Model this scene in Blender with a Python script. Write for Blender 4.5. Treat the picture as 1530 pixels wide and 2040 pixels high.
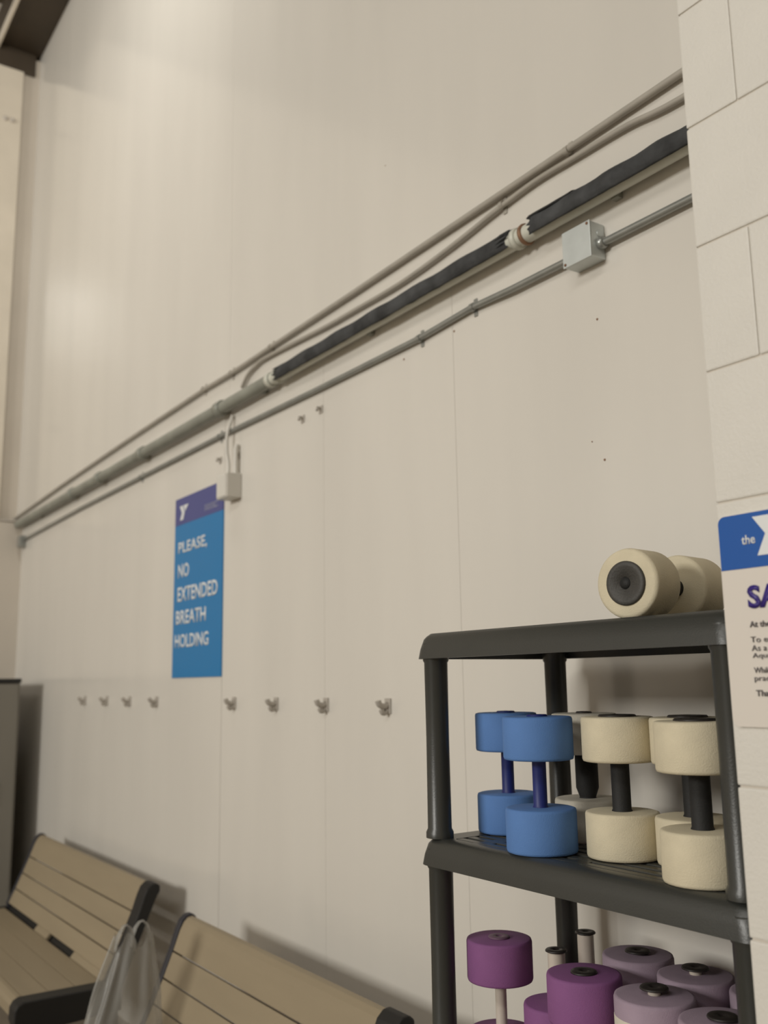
import bpy, bmesh, math, random
from mathutils import Vector, Matrix
random.seed(7)
for o in list(bpy.data.objects): bpy.data.objects.remove(o)
scene = bpy.context.scene
COL = scene.collection
PI = math.pi

# ------------------------------------------------------------------ camera
# world: X along the long wall (to the right), Y into the wall, Z up, metres
F_PX, CX, CY, EYE = 1900.0, 765.0, 1020.0, 1.72
AX = Vector((0.5623138, -0.15394142, -0.8124686))     # world axes in (right, down, forward)
AY = Vector((0.82677626, 0.08609516, 0.55590344))
AZ = Vector((-0.01562695, -0.98432193, 0.17568761))
def ray(px, py):
    d = Vector(((px - CX) / F_PX, (py - CY) / F_PX, 1.0))
    return Vector((d.dot(AX), d.dot(AY), d.dot(AZ)))
ORG = Vector((0, 0, EYE))
def atY(px, py, y): d = ray(px, py); return ORG + d * (y / d.y)
def atX(px, py, x): d = ray(px, py); return ORG + d * (x / d.x)
def atZ(px, py, z): d = ray(px, py); return ORG + d * ((z - EYE) / d.z)

cam_d = bpy.data.cameras.new('camera')
cam = bpy.data.objects.new('camera', cam_d); COL.objects.link(cam)
cam_d.sensor_fit = 'VERTICAL'; cam_d.sensor_height = 36.0; cam_d.sensor_width = 27.0
cam_d.lens = F_PX / 2040.0 * 36.0
right = Vector((AX[0], AY[0], AZ[0])); down = Vector((AX[1], AY[1], AZ[1])); fwd = Vector((AX[2], AY[2], AZ[2]))
m = Matrix((right, -down, -fwd)).transposed().to_4x4(); m.translation = ORG
cam.matrix_world = m
cam_d.clip_start = 0.02
cam_d.dof.use_dof = True; cam_d.dof.focus_distance = 1.9; cam_d.dof.aperture_fstop = 3.2
scene.camera = cam

# ------------------------------------------------------------------ light
w = bpy.data.worlds.new('world'); scene.world = w; w.use_nodes = True
w.node_tree.nodes['Background'].inputs[0].default_value = (1.0, 0.95, 0.88, 1)
w.node_tree.nodes['Background'].inputs[1].default_value = 0.12
def area(name, loc, target, sx, sy, power, col=(1.0, 0.975, 0.915)):
    d = bpy.data.lights.new(name, 'AREA'); d.shape = 'RECTANGLE'; d.size = sx; d.size_y = sy; d.energy = power; d.color = col
    o = bpy.data.objects.new(name, d); COL.objects.link(o); o.location = loc
    o.rotation_euler = (Vector(target) - Vector(loc)).to_track_quat('-Z', 'Y').to_euler()
    return o
area('hall_lamps_across_pool', (-2.2, -13.0, 5.4), (-3.0, 1.8, 1.8), 4.5, 2.2, 2250)
area('hall_lamps_overhead', (0.6, -5.5, 7.3), (-0.6, -3.5, 0), 6.0, 1.0, 420)
area('hall_lamp_by_beam', (-4.4, 0.45, 6.6), (-8.1, 1.3, 4.6), 0.5, 0.14, 55)
area('hall_lamp_by_beam', (-3.4, 0.15, 6.5), (-8.1, 1.2, 4.6), 0.5, 0.14, 55)

scene.view_settings.view_transform = 'Standard'; scene.view_settings.look = 'None'
scene.view_settings.gamma = 1.0; scene.view_settings.use_curve_mapping = False
scene.view_settings.exposure = -1.13

# ------------------------------------------------------------------ materials
def srgb(r, g, b):
    f = lambda c: (c / 255 / 12.92) if c / 255 <= 0.04045 else ((c / 255 + 0.055) / 1.055) ** 2.4
    return (f(r), f(g), f(b), 1)
def mat(name, col, rough=0.5, metal=0.0, bump=0.0, bscale=200.0, var=0.0, vscale=5.0, spec=0.5, alpha=1.0, stretch=(1, 1, 1), trans=0.0):
    mt = bpy.data.materials.new(name); mt.use_nodes = True
    nt = mt.node_tree; b = nt.nodes['Principled BSDF']
    b.inputs['Base Color'].default_value = col; b.inputs['Roughness'].default_value = rough
    b.inputs['Metallic'].default_value = metal; b.inputs['Specular IOR Level'].default_value = spec
    b.inputs['Alpha'].default_value = alpha
    if trans: b.inputs['Transmission Weight'].default_value = trans
    tc = nt.nodes.new('ShaderNodeTexCoord')
    mp = nt.nodes.new('ShaderNodeMapping'); mp.inputs['Scale'].default_value = stretch
    nt.links.new(tc.outputs['Object'], mp.inputs['Vector'])
    if var > 0:
        n = nt.nodes.new('ShaderNodeTexNoise'); n.inputs['Scale'].default_value = vscale; n.inputs['Detail'].default_value = 5
        nt.links.new(mp.outputs[0], n.inputs['Vector'])
        r = nt.nodes.new('ShaderNodeMapRange'); r.inputs[1].default_value = 0.3; r.inputs[2].default_value = 0.7
        r.inputs[3].default_value = 1 - var; r.inputs[4].default_value = 1 + var * 0.4
        nt.links.new(n.outputs['Fac'], r.inputs[0])
        mx = nt.nodes.new('ShaderNodeMix'); mx.data_type = 'RGBA'; mx.blend_type = 'MULTIPLY'; mx.inputs[0].default_value = 1
        mx.inputs[6].default_value = col
        nt.links.new(r.outputs[0], mx.inputs[7]); nt.links.new(mx.outputs[2], b.inputs['Base Color'])
    if bump > 0:
        n = nt.nodes.new('ShaderNodeTexNoise'); n.inputs['Scale'].default_value = bscale; n.inputs['Detail'].default_value = 3
        nt.links.new(tc.outputs['Object'], n.inputs['Vector'])
        bp = nt.nodes.new('ShaderNodeBump'); bp.inputs['Strength'].default_value = bump; bp.inputs['Distance'].default_value = 0.002
        nt.links.new(n.outputs['Fac'], bp.inputs['Height']); nt.links.new(bp.outputs['Normal'], b.inputs['Normal'])
    return mt
M = {}
M['wall'] = mat('wall_paint', (0.69, 0.658, 0.60, 1), 0.17, spec=0.75, bump=0.08, bscale=12, var=0.05, vscale=1.3, stretch=(2.0, 1, 0.35))
M['block'] = mat('block_paint', (0.68, 0.655, 0.60, 1), 0.5, bump=0.5, bscale=160, var=0.05, vscale=6)
M['mortar'] = mat('mortar_paint', (0.60, 0.55, 0.48, 1), 0.6, bump=0.5, bscale=160)
M['left'] = mat('partition_paint', (0.62, 0.56, 0.48, 1), 0.45, bump=0.3, bscale=90, var=0.06, vscale=2)
M['floor'] = mat('pool_deck_tile', (0.30, 0.25, 0.19, 1), 0.45, bump=0.2, bscale=60, var=0.15, vscale=4)
M['roof'] = mat('roof_deck', (0.10, 0.075, 0.045, 1), 0.7, var=0.2, vscale=1.5)
M['hall'] = mat('hall_wall', (0.45, 0.40, 0.33, 1), 0.7, var=0.1, vscale=1)
M['beam'] = mat('beam_brown', (0.055, 0.04, 0.025, 1), 0.6, var=0.2, vscale=3)
M['cream_steel'] = mat('cream_steel', (0.74, 0.67, 0.56, 1), 0.22, bump=0.12, bscale=10, var=0.06, vscale=3)
M['trim'] = mat('trim_grey', (0.55, 0.50, 0.44, 1), 0.5)
M['shelf'] = mat('shelf_plastic', (0.036, 0.037, 0.033, 1), 0.34, bump=0.12, bscale=300, var=0.08, vscale=8)
M['conduit'] = mat('conduit_painted', (0.40, 0.37, 0.32, 1), 0.4, var=0.12, vscale=9)
M['emt'] = mat('galvanised_conduit', (0.36, 0.37, 0.35, 1), 0.32, metal=0.55, var=0.15, vscale=12)
M['galv'] = mat('galvanised_box', (0.62, 0.66, 0.65, 1), 0.38, metal=0.35, var=0.1, vscale=14)
M['pipe'] = mat('white_pipe', (0.62, 0.62, 0.54, 1), 0.4, var=0.08, vscale=7)
M['greypipe'] = mat('grey_pipe', (0.27, 0.275, 0.235, 1), 0.4, var=0.2, vscale=6)
M['foam_ins'] = mat('pipe_insulation', (0.052, 0.054, 0.056, 1), 0.75, bump=0.6, bscale=120, var=0.6, vscale=14)
M['rust'] = mat('rusty_fitting', (0.30, 0.17, 0.10, 1), 0.6, metal=0.3, var=0.3, vscale=40)
M['hook'] = mat('hook_grey', (0.46, 0.425, 0.375, 1), 0.4, metal=0.1)
M['box'] = mat('white_plastic_box', (0.66, 0.635, 0.58, 1), 0.45)
M['sblue'] = mat('sign_blue', (0.006, 0.185, 0.45, 1), 0.35)
M['spurple'] = mat('sign_purple', (0.065, 0.075, 0.25, 1), 0.35)
M['print'] = mat('sign_white_print', (0.72, 0.74, 0.74, 1), 0.4)
M['pale_print'] = mat('sign_pale_print', (0.42, 0.43, 0.55, 1), 0.4)
M['pblue'] = mat('poster_blue', (0.0, 0.082, 0.36, 1), 0.35)
M['pwhite'] = mat('poster_white', (0.68, 0.63, 0.57, 1), 0.4)
M['indigo'] = mat('poster_indigo', (0.04, 0.022, 0.20, 1), 0.4)
M['ink'] = mat('poster_ink', (0.10, 0.09, 0.09, 1), 0.5)
M['blue_foam'] = mat('blue_foam', (0.095, 0.215, 0.50, 1), 0.8, bump=0.3, bscale=500, var=0.06, vscale=12)
M['navy'] = mat('navy_handle', (0.008, 0.018, 0.14, 1), 0.5)
M['cream_foam'] = mat('cream_foam', (0.66, 0.59, 0.43, 1), 0.8, bump=0.35, bscale=400, var=0.12, vscale=14)
M['white_foam'] = mat('pale_foam', (0.62, 0.58, 0.49, 1), 0.8, bump=0.35, bscale=400, var=0.12, vscale=14)
M['purple_foam'] = mat('purple_foam', (0.235, 0.085, 0.235, 1), 0.8, bump=0.3, bscale=500, var=0.10, vscale=12)
M['lav_foam'] = mat('lavender_foam', (0.36, 0.275, 0.345, 1), 0.8, bump=0.3, bscale=500, var=0.15, vscale=12)
M['mauve_cap'] = mat('mauve_cap', (0.14, 0.075, 0.12, 1), 0.6)
M['black_foam'] = mat('black_grip', (0.010, 0.010, 0.010, 1), 0.7, bump=0.3, bscale=400)
M['cap'] = mat('black_cap', (0.022, 0.018, 0.016, 1), 0.45)
M['hub'] = mat('hub_charcoal', (0.055, 0.052, 0.047, 1), 0.6, bump=0.4, bscale=250, var=0.2, vscale=30)
M['tube'] = mat('white_tube', (0.55, 0.49, 0.42, 1), 0.4, var=0.1, vscale=20)
M['slat'] = mat('bench_slat', (0.30, 0.242, 0.158, 1), 0.5, bump=0.15, bscale=80, var=0.08, vscale=3, stretch=(0.4, 3, 3))
M['black_metal'] = mat('bench_black', (0.010, 0.009, 0.008, 1), 0.6)
M['navy_edge'] = mat('bench_edge', (0.022, 0.022, 0.03, 1), 0.5)
M['bag'] = mat('plastic_bag', (0.42, 0.41, 0.38, 1), 0.32, alpha=0.42, bump=0.5, bscale=25)
M['cab'] = mat('cabinet_grey', (0.20, 0.185, 0.155, 1), 0.5, var=0.06, vscale=2)
M['cab_top'] = mat('cabinet_black', (0.010, 0.009, 0.008, 1), 0.5)

# ------------------------------------------------------------------ mesh helpers
class MB:
    def __init__(s): s.v = []; s.f = []; s.sm = []
    def add(s, vs, fs, smooth=False):
        n = len(s.v); s.v += [tuple(v) for v in vs]
        for f in fs: s.f.append([i + n for i in f]); s.sm.append(smooth)
    def box(s, x0, x1, y0, y1, z0, z1, bev=0.0):
        if bev <= 0:
            vs = [(x, y, z) for x in (x0, x1) for y in (y0, y1) for z in (z0, z1)]
            s.add(vs, [(0, 1, 3, 2), (4, 6, 7, 5), (0, 4, 5, 1), (2, 3, 7, 6), (0, 2, 6, 4), (1, 5, 7, 3)])
        else:
            bm = bmesh.new(); bmesh.ops.create_cube(bm, size=1)
            for v in bm.verts:
                v.co = Vector(((x0 + x1) / 2 + v.co.x * (x1 - x0), (y0 + y1) / 2 + v.co.y * (y1 - y0), (z0 + z1) / 2 + v.co.z * (z1 - z0)))
            bmesh.ops.bevel(bm, geom=bm.edges[:], offset=bev, segments=2, affect='EDGES', profile=0.6)
            bm.verts.index_update(); s.add([v.co for v in bm.verts], [[v.index for v in f.verts] for f in bm.faces]); bm.free()
        return s
    def tube(s, pts, r, n=14, caps=True, a0=0, a1=2 * PI):
        pts = [Vector(p) for p in pts]; rs = r if isinstance(r, (list, tuple)) else [r] * len(pts)
        rings = []; ref = None
        for i, p in enumerate(pts):
            t = (pts[min(i + 1, len(pts) - 1)] - pts[max(i - 1, 0)]).normalized()
            if ref is None: ref = Vector((0, 0, 1)) if abs(t.z) < 0.9 else Vector((0, 1, 0))
            u = (ref - t * ref.dot(t)).normalized(); v = t.cross(u); ref = u
            rings.append([p + (u * math.cos(2 * PI * k / n) + v * math.sin(2 * PI * k / n)) * rs[i] for k in range(n)])
        vs = [q for rg in rings for q in rg]; fs = []
        for i in range(len(pts) - 1):
            for k in range(n):
                a, b = i * n + k, i * n + (k + 1) % n; fs.append((a, b, b + n, a + n))
        s.add(vs, fs, True)
        if caps: s.add(rings[0], [list(range(n))[::-1]]); s.add(rings[-1], [list(range(n))])
        return s
    def lathe(s, prof, n=40, axis='Z', c=(0, 0, 0), smooth=True):
        c = Vector(c); vs = []; fs = []
        for (r, h) in prof:
            for k in range(n):
                a = 2 * PI * k / n; x, y = r * math.cos(a), r * math.sin(a)
                vs.append(c + (Vector((x, y, h)) if axis == 'Z' else Vector((x, h, y))))
        for i in range(len(prof) - 1):
            for k in range(n):
                a, b = i * n + k, i * n + (k + 1) % n; fs.append((a, b, b + n, a + n))
        s.add(vs, fs, smooth)
        for i in (0, len(prof) - 1):
            if prof[i][0] > 1e-6:
                ids = list(range(n)); s.add(vs[i * n:(i + 1) * n], [ids if i else ids[::-1]])
        return s
    def prism_x(s, poly, x0, x1):       # polygon in (y, z) extruded along X
        n = len(poly)
        vs = [(x0, y, z) for y, z in poly] + [(x1, y, z) for y, z in poly]
        s.add(vs, [list(range(n)), list(range(2 * n - 1, n - 1, -1))] + [(i, i + n, (i + 1) % n + n, (i + 1) % n) for i in range(n)])
        return s
    def prism_y(s, poly, y0, y1):       # polygon in (x, z) extruded along Y
        n = len(poly)
        vs = [(x, y0, z) for x, z in poly] + [(x, y1, z) for x, z in poly]
        s.add(vs, [list(range(n)), list(range(2 * n - 1, n - 1, -1))] + [(i, i + n, (i + 1) % n + n, (i + 1) % n) for i in range(n)])
        return s
    def mesh(s, name, m):
        me = bpy.data.meshes.new(name); me.from_pydata(s.v, [], s.f)
        me.polygons.foreach_set('use_smooth', s.sm); me.materials.append(m)
        bm = bmesh.new(); bm.from_mesh(me); bmesh.ops.recalc_face_normals(bm, faces=bm.faces[:]); bm.to_mesh(me); bm.free()
        me.update(); return me
    def build(s, name, m, parent=None, bevel=0.0):
        o = link(name, s.mesh(name, m), parent)
        if bevel:
            md = o.modifiers.new('bevel', 'BEVEL'); md.width = bevel; md.segments = 2; md.limit_method = 'ANGLE'
        return o
LAST = [None]
def link(name, data, parent=None):
    o = bpy.data.objects.new(name, data); COL.objects.link(o); LAST[0] = o
    if parent: o.parent = parent
    return o
def tag(o, label, cat, group=None):
    o['label'] = label; o['category'] = cat
    if group: o['group'] = group
    return o
def thing(name, label, cat, loc=(0, 0, 0), group=None):
    o = link(name, None); o.location = loc; o.empty_display_size = 0.05
    return tag(o, label, cat, group)
def struct(o): o['kind'] = 'structure'; return o
def smooth_path(pts, k=6):
    out = []; P = [Vector(p) for p in pts]
    for i in range(len(P) - 1):
        p0, p1, p2, p3 = P[max(i - 1, 0)], P[i], P[i + 1], P[min(i + 2, len(P) - 1)]
        for j in range(k):
            t = j / k
            out.append(0.5 * ((2 * p1) + (p2 - p0) * t + (2 * p0 - 5 * p1 + 4 * p2 - p3) * t * t + (3 * p1 - p0 - 3 * p2 + p3) * t ** 3))
    return out + [P[-1]]
def rrect(x0, x1, z0, z1, r, corners=(1, 1, 1, 1), n=6):   # bl, br, tr, tl
    out = []
    for (cx, cz, a, on) in ((x0, z0, PI, corners[0]), (x1, z0, 1.5 * PI, corners[1]), (x1, z1, 0, corners[2]), (x0, z1, 0.5 * PI, corners[3])):
        if not on: out.append((cx, cz)); continue
        ox = cx + (r if cx == x0 else -r); oz = cz + (r if cz == z0 else -r)
        for k in range(n + 1):
            t = a + k / n * PI / 2; out.append((ox + r * math.cos(t), oz + r * math.sin(t)))
    return out
def text_part(name, body, x0, x1, z0, z1, y, m, parent, bold=0.02):
    """flat lettering on a plane facing -Y, fitted to the box x0..x1, z0..z1"""
    cu = bpy.data.curves.new(name, 'FONT'); cu.body = body; cu.size = 1; cu.offset = bold; cu.extrude = 0.0; cu.resolution_u = 3
    t = bpy.data.objects.new(name, cu); COL.objects.link(t)
    bpy.context.view_layer.update()
    me = bpy.data.meshes.new_from_object(t.evaluated_get(bpy.context.evaluated_depsgraph_get()))
    bpy.data.objects.remove(t); bpy.data.curves.remove(cu)
    xs = [v.co.x for v in me.vertices]; ys = [v.co.y for v in me.vertices]
    a, b, c, d = min(xs), max(xs), min(ys), max(ys)
    bm = bmesh.new(); bm.from_mesh(me)
    for v in bm.verts: v.co = Vector((x0 + (v.co.x - a) / (b - a) * (x1 - x0), y, z0 + (v.co.y - c) / (d - c) * (z1 - z0)))
    g = bmesh.ops.extrude_face_region(bm, geom=bm.faces[:])
    for e in g['geom']:
        if isinstance(e, bmesh.types.BMVert): e.co.y += 0.0008
    bmesh.ops.recalc_face_normals(bm, faces=bm.faces[:]); bm.to_mesh(me); bm.free()
    me.materials.clear(); me.materials.append(m)
    return link(name, me, parent)

# ------------------------------------------------------------------ the hall
YW = 1.88        # long wall
YP = 1.197       # face of the block pier
XP = -0.875      # its corner
XL, XE, XR, YF, ZC = -7.92, -14.0, 5.0, -16.0, 8.0
def plain(name, m, *b): return struct(MB().box(*b).build(name, m))
plain('floor', M['floor'], XE, XR, YF, YW + 0.2, -0.1, 0.0)
plain('ceiling', M['roof'], XE, XR, YF, YW + 0.2, ZC, ZC + 0.1)
plain('wall_front', M['hall'], XE, XR, YF - 0.1, YF, 0, ZC)
plain('wall_far', M['hall'], XE - 0.1, XE, YF, YW, 0, ZC)
plain('wall_left_upper', M['left'], -8.60, -8.50, YF, YW + 0.004, 0, ZC)
plain('wall_side', M['hall'], XR, XR + 0.1, YF, YW, 0, ZC)
wb = struct(MB().box(XE, XR, YW + 0.008, YW + 0.2, 0, ZC).build('wall_back', M['mortar']))
# painted panels of the long wall, thin seams between them
ZS = 3.03
def panel(x0, x1, z0, z1, a=.0005, b=.0005):
    MB().box(x0 + a, x1 - b, YW, YW + 0.01, z0, z1, 0.0009).build('panel', M['wall'], wb)
sx = lambda px, py: atY(px, py, YW).x
low = [XE, -11.0, XL - 0.15, -6.15, sx(283, 1000), sx(441, 1400), sx(645, 900), sx(906, 800), -1.35, 0.6, XR]
for i, (a, b) in enumerate(zip(low[:-1], low[1:])): panel(a, b, 0.0, ZS, .0016 if i == 5 else .0005, .0016 if i == 4 else .0005)
up = [XE, -9.6, sx(461, 500), 0.9, XR]
for a, b in zip(up[:-1], up[1:]): panel(a, b, ZS + 0.0005, ZC)
for px, py, r in ((1190, 636, .0035), (1205, 916, .0035), (905, 660, .004), (805, 716, .004), (1180, 880, .002), (768, 330, .002)):
    p = atY(px, py, YW)
    MB().lathe([(r, -0.0015), (r * 0.8, -0.003), (r * 0.3, -0.0032)], 10, 'Y', (p.x, YW + 0.001, p.z)).build('wall_plug', M['rust'], wb)

# low partition at the far end, with its cap, and the steel frame above it
wl = struct(MB().box(XL - 0.14, XL, -6.0, YW + 0.004, 0, 3.035, 0.004).build('wall_left', M['left']))
struct(MB().box(XL - 0.29, XL - 0.22, 1.69, YW + 0.003, 3.052, 7.3, 0.004).build('gap_filler', M['left']))  # filler strip added to lighten the dark gap between column flange and wall
struct(MB().box(XL - 0.16, XL + 0.012, -6.0, YW - 0.001, 3.036, 3.05, 0.003).build('trim_1', M['trim']))
col = thing('steel_column', 'cream painted steel column rising behind the low end wall to the roof beam', 'column', (XL - 0.16, 1.5, 0))
cx = -0.02
MB().box(cx - 0.02, cx, -0.42, 0.235, 0, 7.118, 0.004).build('flange', M['cream_steel'], col)
MB().box(cx - 0.36, cx - 0.34, -0.42, 0.235, 0, 7.118, 0.004).build('flange', M['cream_steel'], col)
MB().box(cx - 0.341, cx - 0.019, -0.1, -0.08, 0, 7.118).build('web', M['cream_steel'], col)
for z, y in ((6.62, .10), (6.62, .16), (3.9, .10)):
    MB().lathe([(0.022, 0), (0.022, 0.014), (0.012, 0.02), (0.0, 0.02)], 6).build('bolt', M['trim'], col)
    b = LAST[0]; b.rotation_euler = (0, PI / 2, 0); b.location = (cx - 0.001, y, z)
bm_ = thing('roof_beam', 'dark brown roof beam with pale lower lip running along the top of the long wall', 'beam', (-5, 1.64, 7.12))
MB().box(-3.5, 9, -0.12, 0.2395, 0.22, 0.60).build('web', M['beam'], bm_)
MB().box(-3.5, 9, -0.14, -0.119, 0.16, 0.25, 0.004).build('lip', M['cream_steel'], bm_)
MB().box(-3.49, -3.12, -0.14, 0.2, 0.0, 0.2195, 0.01).build('knee_plate', M['beam'], bm_)

# ------------------------------------------------------------------ block pier
wr = struct(MB().box(XP + 0.003, XR, YP + 0.003, YW + 0.004, 0, ZC).build('wall_right', M['mortar']))
CO = 0.2032; Z0 = 1.974 - 9 * CO
cache = {}
def block(x0, x1, z, hgt):
    key = (round(x1 - x0, 4), round(hgt, 4))
    if key not in cache:
        cache[key] = MB().box(0, x1 - x0, 0, 0.19, 0, hgt, 0.003).mesh('block', M['block'])
    o = link('block', cache[key], wr); o.location = (x0, YP, z)
g = 0.0025
for k in range(-1, 29):
    z0 = Z0 + k * CO
    if z0 + CO < 0.05: continue
    a = max(z0, 0.0)
    x = XP; n = 0
    while x < 0.75:
        L = (0.094 if n == 0 else 0.4064) if k % 2 == 0 else (0.2972 if n == 0 else 0.4064)
        block(x, x + L - 0.0006, a + g / 2, z0 + CO - a - g); x += L; n += 1

# poster on the pier
po = thing('safety_poster', 'white rounded poster with royal blue header and indigo heading on the block pier', 'poster', (XP + 0.004, YP, 1.65))
def pbox(px, py): p = atY(px, py, YP - 0.004); return p.x - (XP + 0.004), p.z - 1.65
yb = -0.004
MB().prism_y(rrect(0, 0.43, 0.0, 0.302, 0.012), yb, 0.0).build('board', M['pwhite'], po)
zb = pbox(1440, 1138)[1]
MB().prism_y(rrect(0.001, 0.429, zb, 0.301, 0.011, (0, 0, 1, 1)), yb - 0.0008, yb - 0.0001).build('header', M['pblue'], po)
def ptext(name, body, x0, z0, hgt, width, m, bold=0.0): text_part(name, body, x0, x0 + width, z0, z0 + hgt, yb - 0.0016, m, po, bold)
q = pbox(1479, 1086); ptext('lettering', 'the', q[0], q[1], 0.0135, 0.022, M['print'], 0.015)
# the big Y mark: a folded left arm and a triangle
lx, lz = pbox(1499, 1030); lb = pbox(1508, 1107)[1]
hm = (lz + lb) / 2
MB().prism_y([(lx, lz), (lx + 0.026, lz), (lx + 0.041, hm), (lx + 0.03, lb), (lx + 0.004, lb), (lx + 0.019, hm + 0.002)], yb - 0.0016, yb - 0.0007).build('emblem', M['print'], po)
MB().prism_y([(lx + 0.031, lz), (lx + 0.080, lz), (lx + 0.050, hm + 0.004)], yb - 0.0016, yb - 0.0007).build('emblem', M['print'], po)
a0 = pbox(1492, 1213); ptext('heading', 'SA', a0[0], a0[1], 0.033, 0.053, M['indigo'], 0.035)
for body, px, py, wd, hh in (('At the Y', 1495, 1250, 0.044, 0.0085), ('To ensu', 1497, 1280, 0.046, 0.008), ('As a res', 1499, 1297, 0.045, 0.008), ('Aquatic', 1501, 1314, 0.043, 0.009),
                             ('While', 1504, 1341, 0.026, 0.008), ('practic', 1505, 1360, 0.038, 0.0095), ('Thank', 1508, 1387, 0.034, 0.0085)):
    q = pbox(px, py); ptext('lettering', body, q[0], q[1], hh, wd, M['ink'], 0.012 if body in ('At the Y', 'Thank') else -0.004)

# ------------------------------------------------------------------ pipes and conduits on the long wall
def strap(parent, p, r, m, tabs=True):
    b = MB(); b.tube([p + Vector((-0.008, 0, 0)), p + Vector((0.008, 0, 0))], r + 0.003, 14)
    if tabs: b.box(p.x - 0.008, p.x + 0.008, YW - 0.004, YW, p.z - r - 0.018, p.z + r + 0.02, 0.001)
    return b.build('strap', m, parent)
def conduit(name, label, pts, r, m, straps=(), group=None):
    t = thing(name, label, 'conduit', (pts[0][0], pts[0][1], pts[0][2]), group); off = Vector(pts[0])
    MB().tube([Vector(p) - off for p in pts], r).build('tube', m, t)
    for p in straps:
        s = strap(t, Vector(p), r, m); s.location = -off
    return t
Y1 = YW - 0.0165
tp = [atY(x, y, Y1) for x, y in ((1353, 148), (1147, 287), (900, 452), (700, 586), (539, 692), (462, 743))]
tp = [Vector((-0.95, Y1, tp[0].z))] + tp
tq = [atY(x, y, Y1) for x, y in ((405, 777), (250, 880), (130, 962), (30, 1033))] + [Vector((-8.3, Y1, 3.085))]
for p in tp: p.y = Y1
strp = [atY(x, y, Y1) for x, y in ((1130, 300), (539, 692), (460, 744), (405, 776))]
conduit('wall_conduit', 'thin straight painted conduit running highest along the white wall', tp + tq, 0.0108, M['conduit'], strp)
Y2 = YW - 0.0155
t2 = [atY(x, y, Y2) for x, y in ((1355, 197), (1250, 250), (1147, 312), (1065, 362), (988, 420), (901, 490), (800, 563), (700, 622), (655, 648), (610, 671), (531, 712), (510, 728))]
t2 = [Vector((-0.95, Y2, t2[0].z))] + t2
dn = [atY(493, 748, Y2), atY(482, 772, Y2)]
xb = dn[-1].x - 0.07
dn += [Vector((dn[-1].x, Y2, 3.0)), Vector((xb, Y2, 2.88)), Vector((xb, Y2, 2.70))]
cb = conduit('wavy_conduit', 'thin wavy painted cable dipping below the highest conduit then dropping towards the blue sign', smooth_path(t2 + dn[:2], 5) , 0.0085, M['conduit'], [atY(1000, 408, Y2)])

# main pipe with torn black insulation
ZM = 3.012; YM = YW - 0.042
pipe = thing('insulated_pipe', 'thick pale pipe wrapped in torn black foam insulation along the white wall', 'pipe', (-4, YM, ZM))
XA = atY(545, 745, YM).x + 4
MB().tube([(XA, 0, 0), (3.05, 0, 0)], 0.027, 20).build('pipe_run', M['pipe'], pipe)
MB().tube([(-3.9, 0, 0), (XA, 0, 0)], 0.029, 20).build('pipe_run', M['greypipe'], pipe)
def shell(x0, x1, r0, r1, a0, a1, rag=0.0, n=22, nx=40):
    """open foam shell round the X axis; angle 0 faces the room, positive goes up and over"""
    b = MB(); vs = []; fs = []
    for i in range(nx + 1):
        x = x0 + (x1 - x0) * i / nx
        for k in range(n + 1):
            e = a0 + (a1 - a0) * k / n
            j = (random.random() - .5) * rag * (1 if 0 < i < nx else 2)
            xx = x + (j * 2 if i in (0, nx) else 0)
            wob = 1 + 0.05 * math.sin(i * 0.9 + k * 0.2) * (1 if k > 3 else 0.2) + 0.03 * random.random()
            ee = e + (rag * 4 * (random.random() - .5) if k == 0 else 0)
            vs.append((xx, -math.cos(ee) * r1 * wob, math.sin(ee) * r1 * wob))
        for k in range(n, -1, -1):
            e = a0 + (a1 - a0) * k / n
            vs.append((x, -math.cos(e) * r0, math.sin(e) * r0))
    w_ = 2 * (n + 1)
    for i in range(nx):
        for k in range(w_):
            a, c = i * w_ + k, i * w_ + (k + 1) % w_; fs.append((a, c, c + w_, a + w_))
    b.add(vs, fs, True)
    for i in (0, nx):
        b.add([vs[i * w_ + k] for k in range(w_)], [(k, k + 1, w_ - 2 - k, w_ - 1 - k) for k in range(n)])
    return b
xf0, xf1 = atY(562, 735, YM).x + 4, atY(1018, 466, YM).x + 4
shell(xf0, xf1, 0.0275, 0.0365, -0.85, 2.4, 0.02).build('insulation', M['foam_ins'], pipe)
xg0 = atY(1072, 432, YM).x + 4
shell(xg0, 3.04, 0.0275, 0.0385, -0.75, 2.4, 0.006).build('insulation', M['foam_ins'], pipe)
shell(xg0 - 0.012, xg0 + 0.16, 0.0388, 0.0425, 0.55, 2.0, 0.0, 8, 6).build('tape', M['black_foam'], pipe)
for x0, w_, mm in ((XA - 0.02, 0.03, 'pipe'), (XA + 0.05, 0.018, 'pipe'), (xf1 + 0.03, 0.02, 'pipe'), (xf1 + 0.065, 0.012, 'rust')):
    MB().lathe([(0.027, -w_ / 2), (0.032, -w_ / 2), (0.0335, 0), (0.032, w_ / 2), (0.027, w_ / 2)], 20).build('clamp', M[mm], pipe)
    c = LAST[0]; c.rotation_euler = (0, PI / 2, 0); c.location = (x0, 0, 0)
for px, py in ((285, 893), (200, 940), (145, 985), (440, 808)):
    x0 = atY(px, py, YM).x + 4
    MB().lathe([(0.029, -0.03), (0.037, -0.03), (0.037, 0.03), (0.029, 0.03)], 20).build('coupling', M['greypipe'], pipe)
    c = LAST[0]; c.rotation_euler = (0, PI / 2, 0); c.location = (x0, 0, 0)
for x0 in (-3.3, -1.1, 0.35, 1.2, 2.4):
    MB().box(x0 - 0.012, x0 + 0.012, 0.02, 0.0415, -0.025, 0.025, 0.002).build('standoff', M['greypipe'], pipe)

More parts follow.
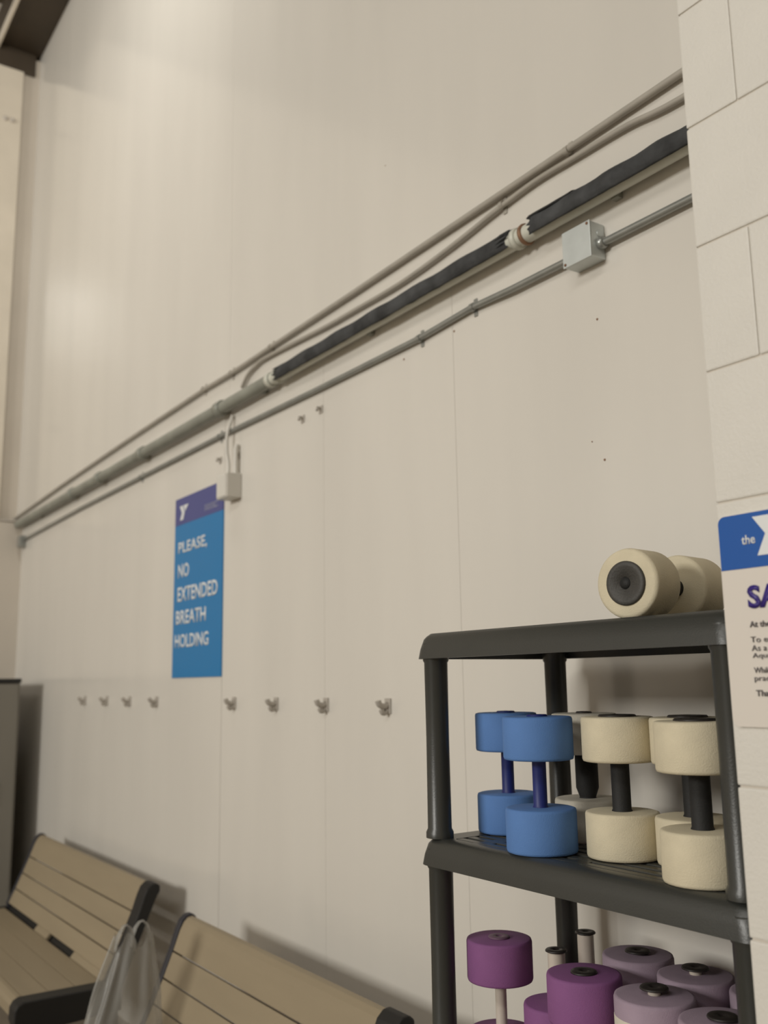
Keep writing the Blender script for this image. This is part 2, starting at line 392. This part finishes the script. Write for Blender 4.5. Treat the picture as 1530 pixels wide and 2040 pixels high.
# galvanised conduit with junction box
Y3 = YW - 0.0145
lpx = ((1372, 400), (1208, 476))
ZLo = 2.880
jb_x0, jb_x1 = -1.762, -1.660
cr = [Vector((-0.95, Y3, ZLo)), Vector((jb_x1 + 0.004, Y3 - 0.006, ZLo))]
conduit('galvanised_conduit', 'short galvanised conduit between junction box and block pier', cr, 0.0105, M['emt'])
ll = [atY(x, y, Y3) for x, y in ((940, 613), (836, 674), (640, 772), (435, 871), (280, 951), (160, 1013))]
ll = [Vector((jb_x0 - 0.004, Y3 - 0.006, ZLo)), Vector((-2.02, Y3 - 0.006, ZLo + 0.001))] + ll + [Vector((-7.78, Y3, ZLo))]
for p in ll[2:]: p.y = Y3
conduit('galvanised_conduit', 'long slightly bent galvanised conduit running left from the junction box, lowest on the wall', ll, 0.0105, M['emt'],
        [atY(x, y, Y3) for x, y in ((942, 612), (836, 674), (437, 870), (280, 951))])
tag(MB().box(-7.87, -7.78, YW - 0.05, YW, ZLo - 0.06, ZLo + 0.03, 0.006).build('conduit_body', M['emt']), 'small grey conduit fitting in the corner by the low end wall', 'fitting')
jb = thing('junction_box', 'square galvanised steel junction box on the white wall', 'junction box', ((jb_x0 + jb_x1) / 2, YW, 2.839))
hw = (jb_x1 - jb_x0) / 2
MB().box(-hw, hw, -0.056, 0, 0, 0.102, 0.004).build('body', M['galv'], jb)
MB().box(-hw - 0.001, hw + 0.001, -0.059, -0.0565, -0.001, 0.103, 0.001).build('cover', M['galv'], jb)
for x, z in ((hw - 0.008, 0.095), (-hw + 0.008, 0.007)):
    MB().lathe([(0.004, 0), (0.004, -0.002), (0.0, -0.003)], 10, 'Y', (x, -0.0592, z)).build('screw', M['rust'], jb)
MB().lathe([(0.016, 0), (0.018, 0.004), (0.016, 0.018), (0.012, 0.019)], 16).build('connector', M['emt'], jb)
c = LAST[0]; c.rotation_euler = (0, PI / 2, 0); c.location = (hw, -0.0215, 0.041)
MB().lathe([(0.016, 0), (0.018, -0.004), (0.016, -0.018), (0.012, -0.019)], 16).build('connector', M['emt'], jb)
c = LAST[0]; c.rotation_euler = (0, PI / 2, 0); c.location = (-hw, -0.0215, 0.041)
MB().lathe([(0.011, 0), (0.011, 0.0015), (0.009, 0.003), (0.0, 0.003)], 16).build('knockout', M['galv'], jb)
c = LAST[0]; c.rotation_euler = (0, PI / 2, 0); c.location = (hw, -0.021, 0.072)

# white surface box beside the sign, with its two cables
xr = atY(482, 965, YW).x; yfr = atX(452, 965, xr).y; xl = atY(432, 965, yfr).x; dpt = YW - yfr
bz0, bz1 = atX(465, 990, xr).z, atX(465, 941, xr).z
sb = thing('surface_box', 'small white surface box with cable dropping into it above the blue sign corner', 'electrical box', ((xl + xr) / 2, YW, bz0))
hx = (xr - xl) / 2; hz = bz1 - bz0
MB().box(-hx, hx, -dpt, 0, 0, hz, 0.005).build('body', M['box'], sb)
MB().box(-hx * 0.9, hx * 0.9, -dpt - 0.004, -dpt + 0.001, hz * 0.05, hz * 0.95, 0.002).build('cover', M['box'], sb)
MB().tube(smooth_path([(-hx * 0.5, -0.03, hz), (-hx * 0.5, -0.03, hz + 0.06), (-hx * 0.6, -0.037, hz + 0.12), (-hx * 0.55, -0.037, hz + 0.2), (-hx * 0.55, -0.02, hz + 0.26), (-hx * 0.55, -0.012, 2.968 - bz0)], 4), 0.008).build('cable', M['box'], sb)
MB().tube([(hx * 0.5, -0.02, hz), (hx * 0.5, -0.02, hz + 0.12), (hx * 0.5, -0.013, hz + 0.14)], 0.011).build('cable', M['box'], sb)
for px, py, lab in ((476, 908, 'small grey pipe clip above the white surface box'), (440, 917, 'tiny grey clip left of the cable above the blue sign'), (604, 835, 'small grey clip, lower of two below the galvanised conduit'), (640, 816, 'larger grey clip under the galvanised conduit')):
    p = atY(px, py, YW)
    t = thing('wall_clip', lab, 'clip', (p.x, YW, p.z))
    MB().box(-0.014, 0.014, -0.004, 0, -0.016, 0.016, 0.001).build('plate', M['hook'], t)
    MB().tube([(0, -0.003, 0.004), (0, -0.018, 0.006), (0.004, -0.022, -0.008)], 0.006, 10).build('lug', M['hook'], t)

# ------------------------------------------------------------------ blue sign
YS = YW - 0.006
tl, bl, br = atY(352, 1000, YS), atY(340, 1351, YS), atY(438, 1351, YS)
sx0, sx1, sz0, sz1 = (tl.x + bl.x) / 2, br.x + 0.01, bl.z, tl.z + 0.01
sg = thing('pool_rule_sign', 'tall blue sign with purple header and white PLEASE NO EXTENDED BREATH HOLDING lettering', 'sign', (sx0, YW, sz0))
zh = atY(352, 1049, YS).z - sz0; W_, H_ = sx1 - sx0, sz1 - sz0
MB().box(0, W_, -0.006, 0, 0, zh, 0.001).build('board', M['sblue'], sg)
MB().box(0, W_, -0.006, 0, zh + 0.0003, H_, 0.001).build('header', M['spurple'], sg)
def sp(cx_, cy_): p = atY(280 + cx_ / 4.079, 900 + cy_ / 4.08, YS); return p.x - sx0, p.z - sz0
for body, xl_, yt, yb_, xr_, ry in (('PLEASE,', 310, 742, 846, 540, 740), ('NO', 308, 920, 1030, 394, 950), ('EXTENDED', 303, 1108, 1222, 626, 1100), ('BREATH', 290, 1298, 1407, 530, 1310), ('HOLDING', 281, 1490, 1597, 552, 1510)):
    u0, v1 = sp(xl_, yt); v0 = sp(xl_, yb_)[1]; u1 = sp(xr_, ry)[0]
    text_part('lettering', body, u0, u1, v0, v1, -0.0072, M['print'], sg, 0.018)
u0, v1 = sp(322, 448); v0 = sp(325, 560)[1]; u1 = sp(390, 500)[0]
hm = (v0 + v1) / 2; wd = u1 - u0
MB().prism_y([(u0, v1), (u0 + wd * .34, v1), (u0 + wd * .56, hm), (u0 + wd * .4, v0), (u0 + wd * .05, v0), (u0 + wd * .26, hm)], -0.0075, -0.0061).build('emblem', M['print'], sg)
MB().prism_y([(u0 + wd * .42, v1), (u0 + wd, v1), (u0 + wd * .64, hm + .005)], -0.0075, -0.0061).build('emblem', M['print'], sg)
u0 = sp(522, 450)[0]; u1 = sp(632, 420)[0]; vt = sp(525, 432)[1]; vb = sp(525, 484)[1]
for i, body in enumerate(('FOR YOUTH DEVELOPMENT', 'FOR HEALTHY LIVING', 'FOR SOCIAL RESPONSIBILITY')):
    hh = (vt - vb) / 3
    text_part('lettering', body, u0, u1 - (0.03 if i == 1 else 0), vt - (i + 1) * hh + hh * .2, vt - i * hh, -0.0072, M['pale_print'], sg, 0.0)

# ------------------------------------------------------------------ coat hooks
hk_plate = MB().box(-0.017, 0.017, -0.006, 0, -0.026, 0.026, 0.002).mesh('plate', M['hook'])
hk_top = MB().tube(smooth_path([(0, -0.004, 0.002), (0, -0.02, -0.002), (0, -0.038, 0.005), (0, -0.044, 0.018)], 4), 0.0105, 10).mesh('prong', M['hook'])
hk_low = MB().tube(smooth_path([(0, -0.004, -0.012), (0, -0.014, -0.022), (0, -0.026, -0.022), (0, -0.031, -0.012)], 4), 0.009, 10).mesh('prong', M['hook'])
hooks = (((161, 1391), 'beside the grey cabinet, last of the row'), ((204, 1391), 'second from the grey cabinet'), ((249, 1393), 'third from the grey cabinet'), ((302, 1397), 'directly left of the blue sign'),
         ((455, 1403), 'just right of the blue sign bottom corner'), ((538, 1405), 'second to the right of the blue sign'), ((637, 1405), 'third to the right of the blue sign'), ((760, 1413), 'closest to the dark shelving unit'))
for (px, py), lab in hooks:
    p = atY(px, py, YW - 0.03)
    t = thing('coat_hook', 'small grey coat hook on the white wall, ' + lab, 'hook', (p.x, YW, 1.64), 'row of coat hooks on the long wall')
    link('plate', hk_plate, t); link('prong', hk_top, t); link('prong', hk_low, t)

# ------------------------------------------------------------------ shelving unit
SX0, SX1, SY0, SY1 = -1.845, -0.955, 1.335, 1.79
sh = thing('shelving_unit', 'dark grey plastic shelving unit holding foam dumbbells beside the block pier', 'shelf', ((SX0 + SX1) / 2, (SY0 + SY1) / 2, 0))
hwx, hwy = (SX1 - SX0) / 2, (SY1 - SY0) / 2
def ring(hx_, hy_, r, z, n=7): return [(x, y, z) for x, y in rrect(-hx_, hx_, -hy_, hy_, r, n=n)]
RB = 0.058
def tray_mesh():
    b = MB()
    rings = [ring(hwx, hwy, 0.04, -RB), ring(hwx - 0.004, hwy - 0.003, 0.04, -RB * 0.62), ring(hwx - 0.012, hwy - 0.008, 0.04, -RB * 0.22), ring(hwx - 0.018, hwy - 0.013, 0.038, -0.006), ring(hwx - 0.026, hwy - 0.020, 0.034, 0.0),
             ring(hwx - 0.085, hwy - 0.045, 0.012, 0.0), ring(hwx - 0.085, hwy - 0.045, 0.012, -0.02), ring(hwx - 0.03, hwy - 0.025, 0.03, -0.022), ring(hwx - 0.012, hwy - 0.012, 0.036, -RB)]
    n = len(rings[0]); vs = [v for r in rings for v in r]; fs = []
    for i in range(len(rings)):
        j = (i + 1) % len(rings)
        for k in range(n):
            fs.append((i * n + k, i * n + (k + 1) % n, j * n + (k + 1) % n, j * n + k))
    b.add(vs, fs, False)
    me = b.mesh('tray', M['shelf'])
    for p in me.polygons: p.use_smooth = True
    me.set_sharp_from_angle(angle=0.7)
    return me
tray = tray_mesh()
ns = 11; span = 2 * (hwy - 0.045); pitch = span / ns
slat_me = MB().box(-(hwx - 0.084), hwx - 0.084, -pitch / 2 + 0.006, pitch / 2 - 0.006, -0.018, -0.0005, 0.002).mesh('slat', M['shelf'])
cross_me = MB().box(-0.02, 0.02, -(hwy - 0.044), hwy - 0.044, -0.03, -0.001, 0.002).mesh('cross_rib', M['shelf'])
decks = [1.830, 1.372, 0.875, 0.46, 0.10]
pr = 0.0275
for i, z in enumerate(decks):
    t = link('tray', tray, sh); t.location = (0, 0, z)
    for k in range(ns):
        s = link('slat', slat_me, t); s.location = (0, -span / 2 + pitch * (k + .5), 0)
    for x in (-0.28, 0, 0.28):
        s = link('cross_rib', cross_me, t); s.location = (x, 0, 0)
    zb = decks[i + 1] if i + 1 < len(decks) else 0.0
    for sx_ in (-1, 1):
        for sy_ in (-1, 1):
            L = z - zb - 0.022
            p = MB().lathe([(pr + 0.004, 0), (pr + 0.004, 0.012), (pr, 0.02), (pr - 0.001, L * 0.5), (pr, L - 0.045), (pr + 0.003, L - 0.04), (pr + 0.003, L)], 24).build('post', M['shelf'], sh)
            p.location = (sx_ * (hwx - 0.046), sy_ * (hwy - 0.036), zb)

# ------------------------------------------------------------------ foam dumbbells
def foam_disc(r, h, m, name='foam_disc'):
    return MB().lathe([(0.0, 0), (r - 0.006, 0), (r - 0.0015, 0.0015), (r, 0.006), (r, h - 0.006), (r - 0.0015, h - 0.0015), (r - 0.006, h), (0.0, h)], 44).mesh(name, m)
FD = {k: foam_disc(0.073, 0.088, M[k]) for k in ('blue_foam', 'cream_foam', 'white_foam', 'purple_foam', 'lav_foam')}
def dumbbell(label, loc, foam, handle, hr, cap, capr=0.024, H=0.272, group='foam dumbbells on the middle tier', discs=None, stub=0.0, grip=None, recess=False):
    t = thing('foam_dumbbell', label, 'dumbbell', loc, group)
    hd = 0.088; discs = discs if discs is not None else (0.0, H - hd)
    for z in discs: link('foam_disc', FD[foam], t).location = (0, 0, z)
    if grip:      # thicker grip sleeve
        MB().lathe([(hr, hd), (grip, hd + 0.022), (grip, H - hd - 0.001), (hr, H - hd - 0.0005)], 24).build('grip', M[handle], t)
    top = max(discs) + hd
    if len(discs) > 1 and discs[1] - discs[0] < hd + 0.01:
        MB().lathe([(hr, top), (hr, H - 0.002)], 20).build('handle', M[handle], t)
    else:
        MB().lathe([(hr + .002, hd), (hr, hd + 0.004), (hr, H - hd - 0.004), (hr + .002, H - hd)], 24).build('handle', M[handle], t)
        if stub: MB().lathe([(hr * 0.8, top), (hr * 0.8, top + stub)], 16).build('handle_end', M['tube'], t)
    zc = H + stub
    MB().lathe([(0.0, zc), (capr, zc), (capr, zc + 0.002), (capr - 0.002, zc + 0.004), (0.008, zc + 0.004), (0.006, zc + 0.001), (0, zc + 0.001)], 28).build('end_cap', M[cap], t)
    return t
D1, D2 = decks[1], decks[2]
def spot(px, py, z): p = atZ(px, py, z); return (p.x, p.y, z + 0.0005)
dumbbell('front blue foam dumbbell with navy handle standing on the middle tier edge', spot(1081, 1697, D1), 'blue_foam', 'navy', 0.0145, 'navy', 0.022)
dumbbell('blue foam dumbbell half hidden behind the other blue dumbbell, nearer the long wall', spot(1016, 1657, D1), 'blue_foam', 'navy', 0.0145, 'navy', 0.022)
dumbbell('cream foam dumbbell with black handle standing alone between blue and paired cream dumbbells', spot(1245, 1708, D1), 'cream_foam', 'black_foam', 0.0185, 'cap', 0.038)
dumbbell('cream foam dumbbell tucked behind the cream dumbbell beside the shelf post', (-1.2275, 1.542, D1 + .0005), 'cream_foam', 'black_foam', 0.0185, 'cap', 0.038)
dumbbell('cream foam dumbbell with black handle against the shelf post by the pier', (-1.1175, 1.424, D1 + .0005), 'cream_foam', 'black_foam', 0.0185, 'cap', 0.038)
dumbbell('pale foam dumbbell with thick black grip in front of the rear shelf post', (-1.565, 1.608, D1 + .0005), 'white_foam', 'black_foam', 0.017, 'cap', 0.018, grip=0.025)
gp = 'foam dumbbells on the lower tier'
K = dict(H=0.278, group=gp)
p1 = spot(994, 1868, D2 + .278)
dumbbell('purple foam dumbbell with white handle standing apart by the front corner post', (p1[0], p1[1], D2 + 0.0005), 'purple_foam', 'tube', 0.0125, 'mauve_cap', 0.024, **K)
def low(label, px, py, foam, cap='cap', capr=0.026, stub=0.0, discs=None, z=0.278, xy=None):
    p = atZ(px, py, D2 + z + stub) if xy is None else Vector((xy[0], xy[1], 0))
    return dumbbell(label, (p.x, p.y, D2 + 0.0005), foam, 'tube', 0.0145 if discs is None else 0.0185, cap, capr, stub=stub, discs=discs, **K)
low('large purple foam dumbbell with dark round cap on the lower tier front', 1163, 1938, 'purple_foam')
low('purple dumbbell with bare white tube and black cap, between the two whole purple dumbbells', 1108, 1895, 'purple_foam', discs=(0, 0.0885), capr=0.023)
low('purple dumbbell with bare white tube and black cap beside the rear shelf post', 1166, 1859, 'purple_foam', discs=(0, 0.0885), capr=0.023)
low('lavender foam dumbbell with black cap behind the large purple one', 1270, 1896, 'lav_foam', stub=0.004)
low('lavender foam dumbbell with raised black cap on white stub beside the middle rear', 1385, 1930, 'lav_foam', stub=0.010)
fb = low('pale lavender foam dumbbell with cream band and black cap at the tier front', 1303, 1970, 'lav_foam', stub=0.010)
MB().lathe([(0.0725, 0.189), (0.0736, 0.192), (0.0736, 0.243), (0.0725, 0.245)], 44).build('cream_band', M['white_foam'], fb)
low('lavender foam dumbbell with black cap at the foot of the shelf post by the pier', 1440, 2028, 'lav_foam', stub=0.004)
low('dull lavender foam dumbbell standing in the rear corner by the pier', 0, 0, 'lav_foam', xy=(-1.15, 1.625))

# dumbbell lying on the top tier, its end facing the room
ld = thing('foam_dumbbell', 'cream foam dumbbell lying on the top tier with charcoal hub facing out', 'dumbbell', (-1.235, 1.40, decks[0] + 0.068), None)
RL = 0.0675
def lying_disc(y0, y1): return MB().lathe([(0.0, y0), (RL - 0.008, y0), (RL - 0.002, y0 + 0.002), (RL, y0 + 0.008), (RL, y1 - 0.008), (RL - 0.002, y1 - 0.002), (RL - 0.008, y1), (0.0, y1)], 48, 'Y')
lying_disc(0, 0.085).build('foam_disc', M['cream_foam'], ld)
lying_disc(0.175, 0.27).build('foam_disc', M['cream_foam'], ld)
MB().lathe([(0.018, 0.085), (0.018, 0.175)], 20, 'Y').build('handle', M['black_foam'], ld)
for a, s in ((0, -1), (0.27, 1)):
    hb = MB().lathe([(0.0, a + s * 0.001), (0.0115, a + s * 0.001), (0.012, a + s * 0.004), (0.030, a + s * 0.004), (0.032, a + s * 0.0055), (0.040, a + s * 0.0055), (0.0425, a + s * 0.003), (0.0425, a)], 40, 'Y').build('hub', M['hub'], ld)
    MB().lathe([(0.0, a + s * 0.0042), (0.0112, a + s * 0.0042), (0.0112, a + s * 0.001)], 20, 'Y').build('bore_shade', M['black_foam'], hb)  # flush black disc, the hole's inner shade painted on the hub
ld.rotation_euler = (0, 0, math.radians(8))

# ------------------------------------------------------------------ benches
PROF = dict(top=(1.70, .825), g1=(1.645, .700), g2=(1.607, .608), g3=(1.570, .522), bot=(1.533, .442))
def thick(y0, z0, y1, z1, th):      # slat section between two points, thickness towards the wall and down
    d = Vector((y1 - y0, z1 - z0)).normalized(); nrm = Vector((d.y, -d.x)) * th
    if nrm.x < 0 and abs(d.y) > .3: nrm = -nrm
    if abs(d.y) <= .3 and nrm.y > 0: nrm = -nrm
    return [(y0, z0), (y1, z1), (y1 + nrm.x, z1 + nrm.y), (y0 + nrm.x, z0 + nrm.y)]
def bench(label, x0, x1, dy, group):
    t = thing('slatted_bench', label, 'bench', ((x0 + x1) / 2, 1.4 + dy, 0), group)
    h = (x1 - x0) / 2; o = lambda y: y - 1.4
    pts = [PROF[k] for k in ('top', 'g1', 'g2', 'g3', 'bot')]
    for i in range(4):
        (ya, za), (yb_, zb_) = pts[i], pts[i + 1]
        if i == 0:
            poly = [(o(yb_), zb_), (o(1.672), .772), (o(1.687), .800), (o(1.703), .815), (o(1.722), .818), (o(1.735), .808), (o(1.733), .795), (o(1.715), .79), (o(yb_ + 0.024), zb_ - .008)]
        else:
            d = 0.005
            poly = thick(o(ya - d * .4), za - d, o(yb_), zb_, 0.024)
        MB().prism_x(poly, -h, h).build('back_slat', M['slat'], t, 0.002)
    for ya, yb_ in ((1.512, 1.402), (1.399, 1.285), (1.282, 1.172)):
        MB().prism_x([(o(ya), .416), (o(yb_), .416), (o(yb_), .39), (o(ya), .39)], -h, h).build('seat_slat', M['slat'], t, 0.002)
    MB().prism_x([(o(1.169), .416), (o(1.150), .413), (o(1.132), .402), (o(1.124), .385), (o(1.122), .345), (o(1.145), .345), (o(1.150), .38), (o(1.169), .39)], -h, h).build('seat_slat', M['slat'], t, 0.002)
    MB().prism_x([(o(1.522), .392), (o(1.556), .43), (o(1.575), .42), (o(1.535), .375)], -h, h).build('gap_shade_bar', M['black_metal'], t)  # added black bar, stands in for the shade in the seat gap
    for u0, u1 in ((0.365, 0.495), (0.735, 1.0)):
        MB().prism_x([(o(1.513), .4165), (o(1.535), .4415), (o(1.550), .432), (o(1.523), .400)], -h + 2 * h * u0, -h + 2 * h * u1).build('joint_cover', M['slat'], t, 0.002)
    # black end frames
    for s in (-1, 1):
        xa, xb_ = (-h - 0.04, -h - 0.0005) if s < 0 else (h + 0.0005, h + 0.10)
        fr = MB()
        back = [(o(1.528), .44), (o(1.566), .524), (o(1.603), .610), (o(1.641), .702), (o(1.665), .772), (o(1.680), .805), (o(1.702), .824), (o(1.725), .826), (o(1.742), .812), (o(1.742), .79), (o(1.725), .76), (o(1.69), .68), (o(1.62), .51), (o(1.575), .40)]
        seat = [(o(1.575), .40), (o(1.575), .31), (o(1.20), .29), (o(1.13), .30), (o(1.116), .34), (o(1.118), .388), (o(1.130), .409), (o(1.152), .420), (o(1.528), .420)]
        fr.prism_x(back + [(o(1.528), .40)], xa, xb_)
        e = fr.build('end_frame', M['black_metal'] if s > 0 else M['navy_edge'], t, 0.006)
        fr = MB().prism_x(seat, xa, xb_); fr.build('seat_side', M['black_metal'], t, 0.006)
        for y0, y1 in ((1.15, 1.21), (1.50, 1.56)):
            MB().box(xa, xb_, o(y0), o(y1), 0, 0.31, 0.004).build('leg', M['black_metal'], t)
    return t
bench('cream slatted bench with thick black end standing by the grey cabinet', -6.33, -4.52, 0.0, 'slatted benches along the long wall')
bench('cream slatted bench nearest the dark shelving unit, plastic bag on its seat', -3.76, -2.38, -0.105, 'slatted benches along the long wall')

# plastic bag hung over the end of the bench
def make_bag():
    bg = thing('plastic_bag', 'crumpled translucent plastic bag standing on the seat end of the slatted bench', 'bag', (-3.56, 1.268, 0.418))
    rnd = random.Random(3); b = MB(); n = 72; rows = 30; vs = []; fs = []
    ph = [rnd.uniform(0, 2 * PI) for _ in range(6)]
    for i in range(rows + 1):
        u = i / rows; z = 0.40 * u
        half = 0.165 - 0.095 * u ** 1.2
        if u < 0.1: half *= 0.86 + 1.4 * u
        dep = 0.085 - 0.060 * u
        for k in range(n):
            a = 2 * PI * k / n
            f = 1 + (0.02 + 0.16 * u) * math.sin(9 * a + ph[0] + 2 * u) + 0.05 * math.sin(15 * a + ph[1] - 5 * u) + 0.04 * math.sin(4 * a + ph[2] + 9 * u)
            vs.append((math.cos(a) * dep * f, math.sin(a) * half * (1 + (f - 1) * .5) - 0.01 + 0.05 * u, z + u * 0.03 * math.sin(5 * a + ph[3])))
    for i in range(rows):
        for k in range(n):
            p, q = i * n + k, i * n + (k + 1) % n; fs.append((p, q, q + n, p + n))
    fs.append(list(range(n)))
    b.add(vs, fs, True); b.build('pouch', M['bag'], bg)
    for hy, hx_ in ((0.00, 0.012), (0.07, -0.012)):
        hp = smooth_path([(hx_, hy - 0.035, 0.37), (hx_ * 1.5, hy - 0.022, 0.43), (hx_, hy + 0.004, 0.455), (hx_, hy + 0.03, 0.42), (hx_, hy + 0.04, 0.36)], 5)
        nv = []; nf = []
        for i, p in enumerate(hp):
            for j in range(5):
                s = j / 4 - .5
                nv.append((p.x + s * 0.03, p.y + 0.003 * math.cos(j * 2 + i), p.z + 0.004 * math.sin(j * 3 + i * .4)))
        for i in range(len(hp) - 1):
            for j in range(4): a = i * 5 + j; nf.append((a, a + 1, a + 6, a + 5))
        hb = MB(); hb.add(nv, nf, True); o = hb.build('handle', M['bag'], bg)
        sd = o.modifiers.new('solid', 'SOLIDIFY'); sd.thickness = 0.001
make_bag()

# ------------------------------------------------------------------ grey cabinet at the low end wall
cb_ = thing('tall_cabinet', 'tall grey cabinet with black top rim standing against the low end wall', 'cabinet', (-7.46, 1.335, 0))
MB().box(-0.44, 0.425, -0.5, 0.375, 0.06, 1.755, 0.006).build('body', M['cab'], cb_)
MB().box(-0.445, 0.435, -0.505, 0.38, 1.7555, 1.785, 0.004).build('top_rim', M['cab_top'], cb_)
MB().box(-0.43, 0.415, -0.49, 0.365, 0.0, 0.06).build('plinth', M['cab_top'], cb_)
MB().box(0.4255, 0.432, -0.49, 0.362, 0.07, 1.745, 0.003).build('door', M['cab'], cb_)
MB().box(0.432, 0.45, 0.20, 0.225, 0.95, 1.10, 0.004).build('handle', M['cab_top'], cb_)
